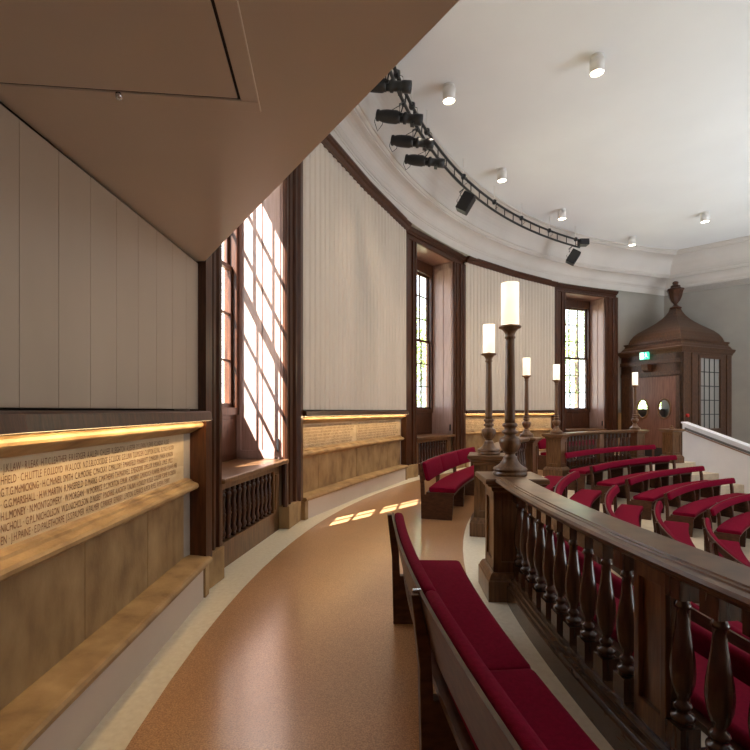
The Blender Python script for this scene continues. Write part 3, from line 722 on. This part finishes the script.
# ------------------------------------------------------------------ benches
def rrect(r0, r1, z0, z1, rad, k=3):
    out = []
    for cx, cz, a0 in ((r1-rad, z1-rad, 0), (r0+rad, z1-rad, 90), (r0+rad, z0+rad, 180), (r1-rad, z0+rad, 270)):
        for i in range(k+1):
            a = radians(a0+90*i/k); out.append((cx+rad*cos(a), cz+rad*sin(a)))
    return out
def bench(label, th0, th1, rb, zf, nseg, grp, backless=False, fine=True, bracket=True, ncush=None, ph=.285, noboard=False, nseat=None):
    root = thing('bench', label, 'bench', pol((th0+th1)/2, rb-.2, zf), grp)
    w = (th1-th0)/nseg; g = .0012*180/pi/rb*(1 if w > 0 else -1)
    nst = max(3, int(abs(w)*1.2))
    ncush = ncush or nseg; wc = (th1-th0)/ncush
    for k in range(ncush):
        a, b = th0+wc*k+g, th0+wc*(k+1)-g
        st = frange(a, b, max(3, int(abs(wc)*1.2)))
        ws = (th1-th0)/nseat if nseat else wc
        if k < (nseat or ncush): MB().arc([(r, z+zf) for r, z in rrect(rb-.45, rb-.055 if not backless else rb-.0, .395, .472, .026)], frange(th0+ws*k+g, th0+ws*(k+1)-g, max(3, int(abs(ws)*1.2))), True, .03).build('seat_cushion', 'red', root)
        if not backless:
            pr = []
            for r, z in rrect(-.033, .033, .285-ph, .285, .028, 3):
                pr.append((rb-.045+r+z*.22, .555+(.03 if noboard else 0)+z*.97+zf))
            MB().arc(pr, st, True, .03).build('back_cushion', 'red', root)
    st = frange(th0, th1, nst*nseg)
    MB().arc([(r, z+zf) for r, z in ((rb-.43, .36), (rb-.02, .36), (rb-.02, .396), (rb-.43, .396))], st).build('seat_board', 'bench_oak', root)
    if not backless and not noboard:
        MB().arc([(rb-.009+.004+.055*(1-ph/.285), .825-.9*ph+zf), (rb-.009+.02+.055*(1-ph/.285), .825-.9*ph+zf), (rb-.045+.036+.02+.055, .825+zf), (rb-.045+.036+.004+.055, .825+zf)], st).build('back_board', 'bench_oak', root)
    for k in range(nseg+1):
        th = th0+w*k; d = math.degrees(.028/rb)
        if k == 0: th += d*1.0*(1 if w > 0 else -1)
        if k == nseg: th -= d*1.0*(1 if w > 0 else -1)
        if backless or noboard: pr = [(rb-.40, 0), (rb-.42, .36), (rb-.03, .36), (rb-.03, 0)]
        else: pr = [(rb-.40, 0), (rb-.42, .36), (rb+.005, .36), (rb+.015, .58), (rb+.068, .815), (rb+.10, .815), (rb+.065, .50), (rb+.055, 0)]
        mb = MB(); mb.loft([[pol(t, r, z+zf) for r, z in pr] for t in (th-d, th+d)])
        mb.build('leg', 'bench_oak', root, bevel=.004 if fine else 0)
        if bracket and not backless and not noboard and 0 < k < nseg:
            mb = MB(); mb.loft([[pol(t, r, z+zf) for r, z in ((rb+.055, .805), (rb+.09, .805), (rb+.09, .83), (rb+.055, .83))] for t in (th-d*.35, th+d*.35)]); mb.build('bracket', 'chrome', root)
    return root
G1 = 'red upholstered benches on the upper walkway'
bench('long red bench nearest the viewer on the cork walkway, seen from behind its back', 1.3, -12.5, 13.06, 0, 2, G1)
bench('red three-part bench on the cork walkway below the second window', 16.6, 31.4, 13.06, 0, 3, G1, nseat=1)
bench('red bench on the upper walkway behind the farthest balustrade, below the last window', 47.4, 61.5, 13.06, 0, 3, G1, nseat=1)
ORD = ['front', 'second', 'third', 'fourth', 'fifth', 'sixth']
RR = lambda k: 11.80 if k == 0 else 11.18-.735*(k-1)
for k in range(0, 4):
    zf = -.255-.225*k
    bench(['red bench just inside the nearest balustrade, glimpsed between its balusters', 'red bench one row down behind the nearest balustrade, glimpsed through it', 'red bench two rows down behind the nearest balustrade, glimpsed through it', 'red bench three rows down behind the nearest balustrade'][k],
          5.4, -13, RR(k), zf, 3, 'red tiered benches of the near block', noboard=k == 0, fine=False, ncush=1, ph=.14 if k == 0 else .14)
for k in range(0, 6):
    zf = -.255-.225*k
    lb = 'red bench end showing beside the nearest lamp, under the second balustrade' if k == 0 else 'curved red bench of the middle block, %s row with a back down from the balustrade' % ['', 'topmost', 'second', 'third', 'fourth', 'fifth'][k]
    bench(lb, 12.3, 36.0, RR(k), zf, 4, 'red tiered benches of the middle block', backless=k == 0, fine=False, ncush=1, ph=.14 if k == 0 else .14)
for k in range(0, 5):
    zf = -.255-.225*k
    lb = 'long red bench with its back pad fixed against the farthest balustrade' if k == 0 else 'long red bench of the far block facing the stage, %s row with a back' % ['', 'topmost', 'second', 'third', 'fourth', 'fifth'][k]
    bench(lb, 42.0, 64.5, RR(k), zf, 4, 'red tiered benches of the far block', noboard=k == 0, fine=False, ncush=1, ph=.14 if k == 0 else .14)

# ------------------------------------------------------------------ lighting truss and lanterns
tr = thing('lighting_truss', 'curved black ladder truss hung under the cornice', 'lighting truss', pol(34, 13.4, 6.59))
def rt(th): return 13.55-(th-15)*.0055
for z in (6.80, 6.585):
    MB().tube([pol(t, rt(t), z) for t in frange(9, 58.3, 50)], .029, 8).build('rail_tube', 'black', tr)
th = 10.0
while th < 58:
    MB().tube([pol(th, rt(th), 6.585), pol(th, rt(th), 6.80)], .012, 6).build('rung', 'black', tr); th += 1.9
for th in (13, 17.5, 21, 24.5, 33, 40, 46, 52, 57.5):
    mb = MB(); p = pol(th, rt(th), 6.80)
    mb.lathe([(.01, -.05), (.045, -.05), (.055, -.02), (.055, .04), (.02, .06)], c=p, n=8); mb.tube([p+Vector((0, .03, .02)), p+Vector((.09, .05, .0)), p+Vector((.11, .05, -.1)), p+Vector((.03, .03, -.16))], .006, 5)
    mb.build('hanger', 'black', tr)
    MB().tube([p, p+Vector((0, 0, .40))], .006, 6).build('drop_rod', 'white_metal', tr)
SPL = ['black profile spotlight hanging highest on the truss, partly cut off by the gallery edge', 'black profile spotlight second from the gallery edge', 'black profile spotlight third from the gallery edge', 'black profile spotlight lowest of the four on the truss']
for i, (th, tilt) in enumerate(((15.6, 0), (19, 3), (22.2, 1), (25.2, 3))):
    c = pol(th, 13.58, 6.34)
    r = thing('spotlight', SPL[i], 'spotlight', c, 'black theatre spotlights on the truss')
    ax = Vector((cos(radians(8)), -sin(radians(8)), -.16-.01*tilt)).normalized()
    up = Vector((0, 0, 1)); sd = ax.cross(up).normalized(); upp = sd.cross(ax)
    T = lambda p: c + ax*p[2] + sd*p[0] + upp*p[1]
    mb = MB(); mb.lathe([(.05, -.40), (.085, -.39), (.09, -.36), (.075, -.34), (.09, -.30), (.10, -.22), (.10, -.06), (.085, -.03), (.085, 0)], n=16, T=T); mb.build('lamp_housing', 'black', r)
    mb = MB(); mb.lathe([(.07, -.02), (.072, .05), (.09, .06), (.09, .10), (.07, .11), (.07, .22), (.085, .23), (.085, .36), (.078, .36), (.078, .30)], n=16, T=T); mb.build('lens_barrel', 'black', r)
    mb = MB(); mb.box((-.06, -.10, .18), (.06, -.06, .24), T); mb.box((-.10, -.02, -.02), (.10, .02, .04), T); mb.build('shutter_frame', 'black', r)
    mb = MB(); tp = pol(th, rt(th), 6.56)
    for s_ in (-1, 1): mb.tube([c+sd*(s_*.115), c+sd*(s_*.115)+Vector((0, 0, .15)), tp+sd*(s_*.03)], .011, 6)
    mb.tube([tp+Vector((0, 0, .06)), tp-Vector((0, 0, .04))], .028, 8); mb.build('yoke', 'black', r)
    mb = MB(); q0 = T(Vector((0, 0, -.40))); mb.tube([q0, q0+Vector((-.03, 0, -.10)), q0+Vector((.02, .02, -.2-.05*(i == 1))), q0+Vector((.10, .05, -.12)), q0+Vector((.14, .05, .05)), tp], .006, 6); mb.build('cable', 'black', r)
for i, (th, u_lab) in enumerate(((33.2, 'black box loudspeaker hanging tilted from the middle of the truss'), (56.8, 'black box loudspeaker hanging from the far end of the truss'))):
    c = pol(th, rt(th)-.03, 6.22)
    r = thing('loudspeaker', u_lab, 'loudspeaker', c, 'black loudspeakers under the truss')
    R = Matrix.Rotation(radians(-18), 3, 'Z') @ Matrix.Rotation(radians(32), 3, 'Y')
    T = lambda p: c + R @ Vector(p)
    MB().box((-.13, -.13, -.20), (.13, .13, .20), T).build('cabinet', 'black', r, bevel=.012)
    MB().box((.128, -.11, -.18), (.136, .11, .18), T).build('grille', 'black_soft', r)
    mb = MB(); tp = pol(th, rt(th), 6.56); mb.tube([c+Vector((-.10, .0, .15)), c+Vector((-.13, .0, .25)), tp], .014, 6); mb.tube([c+Vector((-.12, 0, -.1)), c+Vector((-.2, 0, .05)), c+Vector((-.12, 0, .2)), tp], .006, 6); mb.build('bracket', 'black', r)
c = pol(58.2, rt(58)-.02, 6.72)
r = thing('floodlight', 'small black floodlight fixed on the far tip of the truss', 'floodlight', c)
MB().box(tuple(c+Vector((-.02, -.1, -.08))), tuple(c+Vector((.26, .14, .10)))).build('housing', 'black', r, bevel=.01)
MB().tube([c, pol(57.8, rt(58), 6.80)], .02, 6).build('clamp', 'black', r)

# ------------------------------------------------------------------ ceiling downlights
CL = [((597, 56.5), 'white cylinder downlight highest in view, far out in the ceiling'), ((449, 86), 'white cylinder downlight nearest the spotlights, over the upper end of the truss'),
      ((502, 169.5), 'white cylinder downlight above the middle of the truss'), ((562, 209.5), 'white cylinder downlight above the far tip of the truss'),
      ((632, 237), 'white cylinder downlight nearest the porch finial and ceiling corner'), ((705, 212.5), 'white cylinder downlight closest to the right wall cornice')]
proto = None
for (u, v), lb in CL:
    Y = 480*5.6/(410.5-v); X = (u-375)/480*Y
    if proto is None:
        proto = thing('ceiling_light', lb, 'ceiling light', (0, 0, 0), 'white cylinder downlights')
        MB().lathe([(.095, 0), (.095, -.025), (.085, -.03), (.085, -.05), (.108, -.055), (.108, -.27), (.100, -.27), (.100, -.24)], n=24).build('housing', 'white_metal', proto)
        MB().lathe([(.001, -.245), (.099, -.245), (.099, -.252), (.001, -.252)], n=24).build('lens', 'lens', proto)
        o = proto
    else:
        o = copy_tree(proto); o['label'] = lb
    o.location = (X, Y, 7.2)
    ld = bpy.data.lights.new('downlight_beam', 'SPOT'); ld.energy = 110; ld.color = (1, .84, .66); ld.spot_size = radians(100); ld.spot_blend = .8; ld.shadow_soft_size = .09
    lo = bpy.data.objects.new('downlight_beam', ld); COL.objects.link(lo); lo.parent = o; lo.location = (0, 0, -.28)

# led strips
for B, i, side in led_lights:
    T, L = B.T[i], B.L[i]
    ld = bpy.data.lights.new('led_light', 'AREA'); ld.shape = 'RECTANGLE'; ld.size = L-.06; ld.size_y = .012; ld.energy = 4.0*L/2.25; ld.color = (1, .70, .36)
    lo = bpy.data.objects.new('led_light', ld); COL.objects.link(lo)
    p = T(Vector((L/2, -.025, 1.508)))
    a = (T(Vector((1, 0, 0)))-T(Vector((0, 0, 0)))).normalized(); n = B.n[i]
    zdir = -(Vector((0, 0, -1))*.85 + n*.55).normalized()
    ydir = zdir.cross(a).normalized()
    lo.matrix_world = Matrix((( a.x, ydir.x, zdir.x, p.x), (a.y, ydir.y, zdir.y, p.y), (a.z, ydir.z, zdir.z, p.z), (0, 0, 0, 1)))

# ------------------------------------------------------------------ trees outside
def tree(x, y, h, rad, label, seed):
    rnd = random.Random(seed)
    r = thing('tree', label, 'tree', (x, y, -.3), 'trees outside the windows')
    MB().lathe([(.28, -.3), (.2, .6), (.16, h*.5), (.06, h*.8)], c=Vector((x, y, 0)), n=10).build('trunk', 'bark', r)
    mb = MB()
    blobs = [(Vector((rnd.gauss(0, rad*.45), rnd.gauss(0, rad*.45), h*.55+rnd.gauss(0, h*.16))), rad*rnd.uniform(.25, .5)) for _ in range(34)]
    for c, br in blobs:
        for _ in range(120):
            d = Vector((rnd.gauss(0, 1), rnd.gauss(0, 1), rnd.gauss(0, 1))).normalized()*br*rnd.uniform(.6, 1)
            p = Vector((x, y, 0))+c+d
            a = Vector((rnd.gauss(0, 1), rnd.gauss(0, 1), rnd.gauss(0, 1))).normalized(); b = a.orthogonal().normalized()
            s = rnd.uniform(.08, .17)
            mb.add([p-a*s, p+b*s*.5, p+a*s, p-b*s*.5], [(0, 1, 2, 3)])
    mb.build('foliage', 'leaf', r)
tree(3.6, 27, 9.5, 3.2, 'leafy green tree seen through the second window', 1)
tree(16.4, 39, 11.5, 4.4, 'leafy green tree seen through the window beside the porch', 2)
tree(16.0, 26.5, 6.5, 2.6, 'leafy green tree glimpsed through the porch door portholes', 3)
mb = MB(); mb.arc([(15.9, -.45), (90, -.45), (90, -.35), (15.9, -.35)], frange(-180, 180, 72))
o = mb.build('ground', 'grass'); tag(o, 'lawn outside the hall windows', 'lawn', kind='structure')

# ------------------------------------------------------------------ light and colour
sun = bpy.data.lights.new('sun', 'SUN'); sun.energy = 75; sun.angle = radians(.3); sun.color = (1, .96, .90)
so = bpy.data.objects.new('sun', sun); COL.objects.link(so)
d = Vector((.457, .505, -.731)).normalized()
so.rotation_euler = d.to_track_quat('-Z', 'Y').to_euler(); so.location = (-10, -8, 15)
w = bpy.data.worlds.new('sky'); SC.world = w; w.use_nodes = True
bg = w.node_tree.nodes['Background']; bg.inputs[0].default_value = (.80, .90, 1.0, 1); bg.inputs[1].default_value = 5.5
for k, (x, y) in enumerate(((12.0, 7.5), (13.0, 4.5), (10.6, 9.4))):     # added fill spots without fixtures, out of view, brightening the ceiling
    ul = bpy.data.lights.new('fill_uplight', 'SPOT'); ul.energy = 620; ul.color = (.84, .93, 1); ul.spot_size = radians(150); ul.spot_blend = 1; ul.shadow_soft_size = .6
    uo = bpy.data.objects.new('fill_uplight', ul); COL.objects.link(uo); uo.location = (x, y, -.9); uo.rotation_euler = (pi, 0, 0)
SC.view_settings.view_transform = 'Standard'; SC.view_settings.look = 'None'
SC.view_settings.gamma = 1; SC.view_settings.use_curve_mapping = False
SC.view_settings.exposure = 0.42
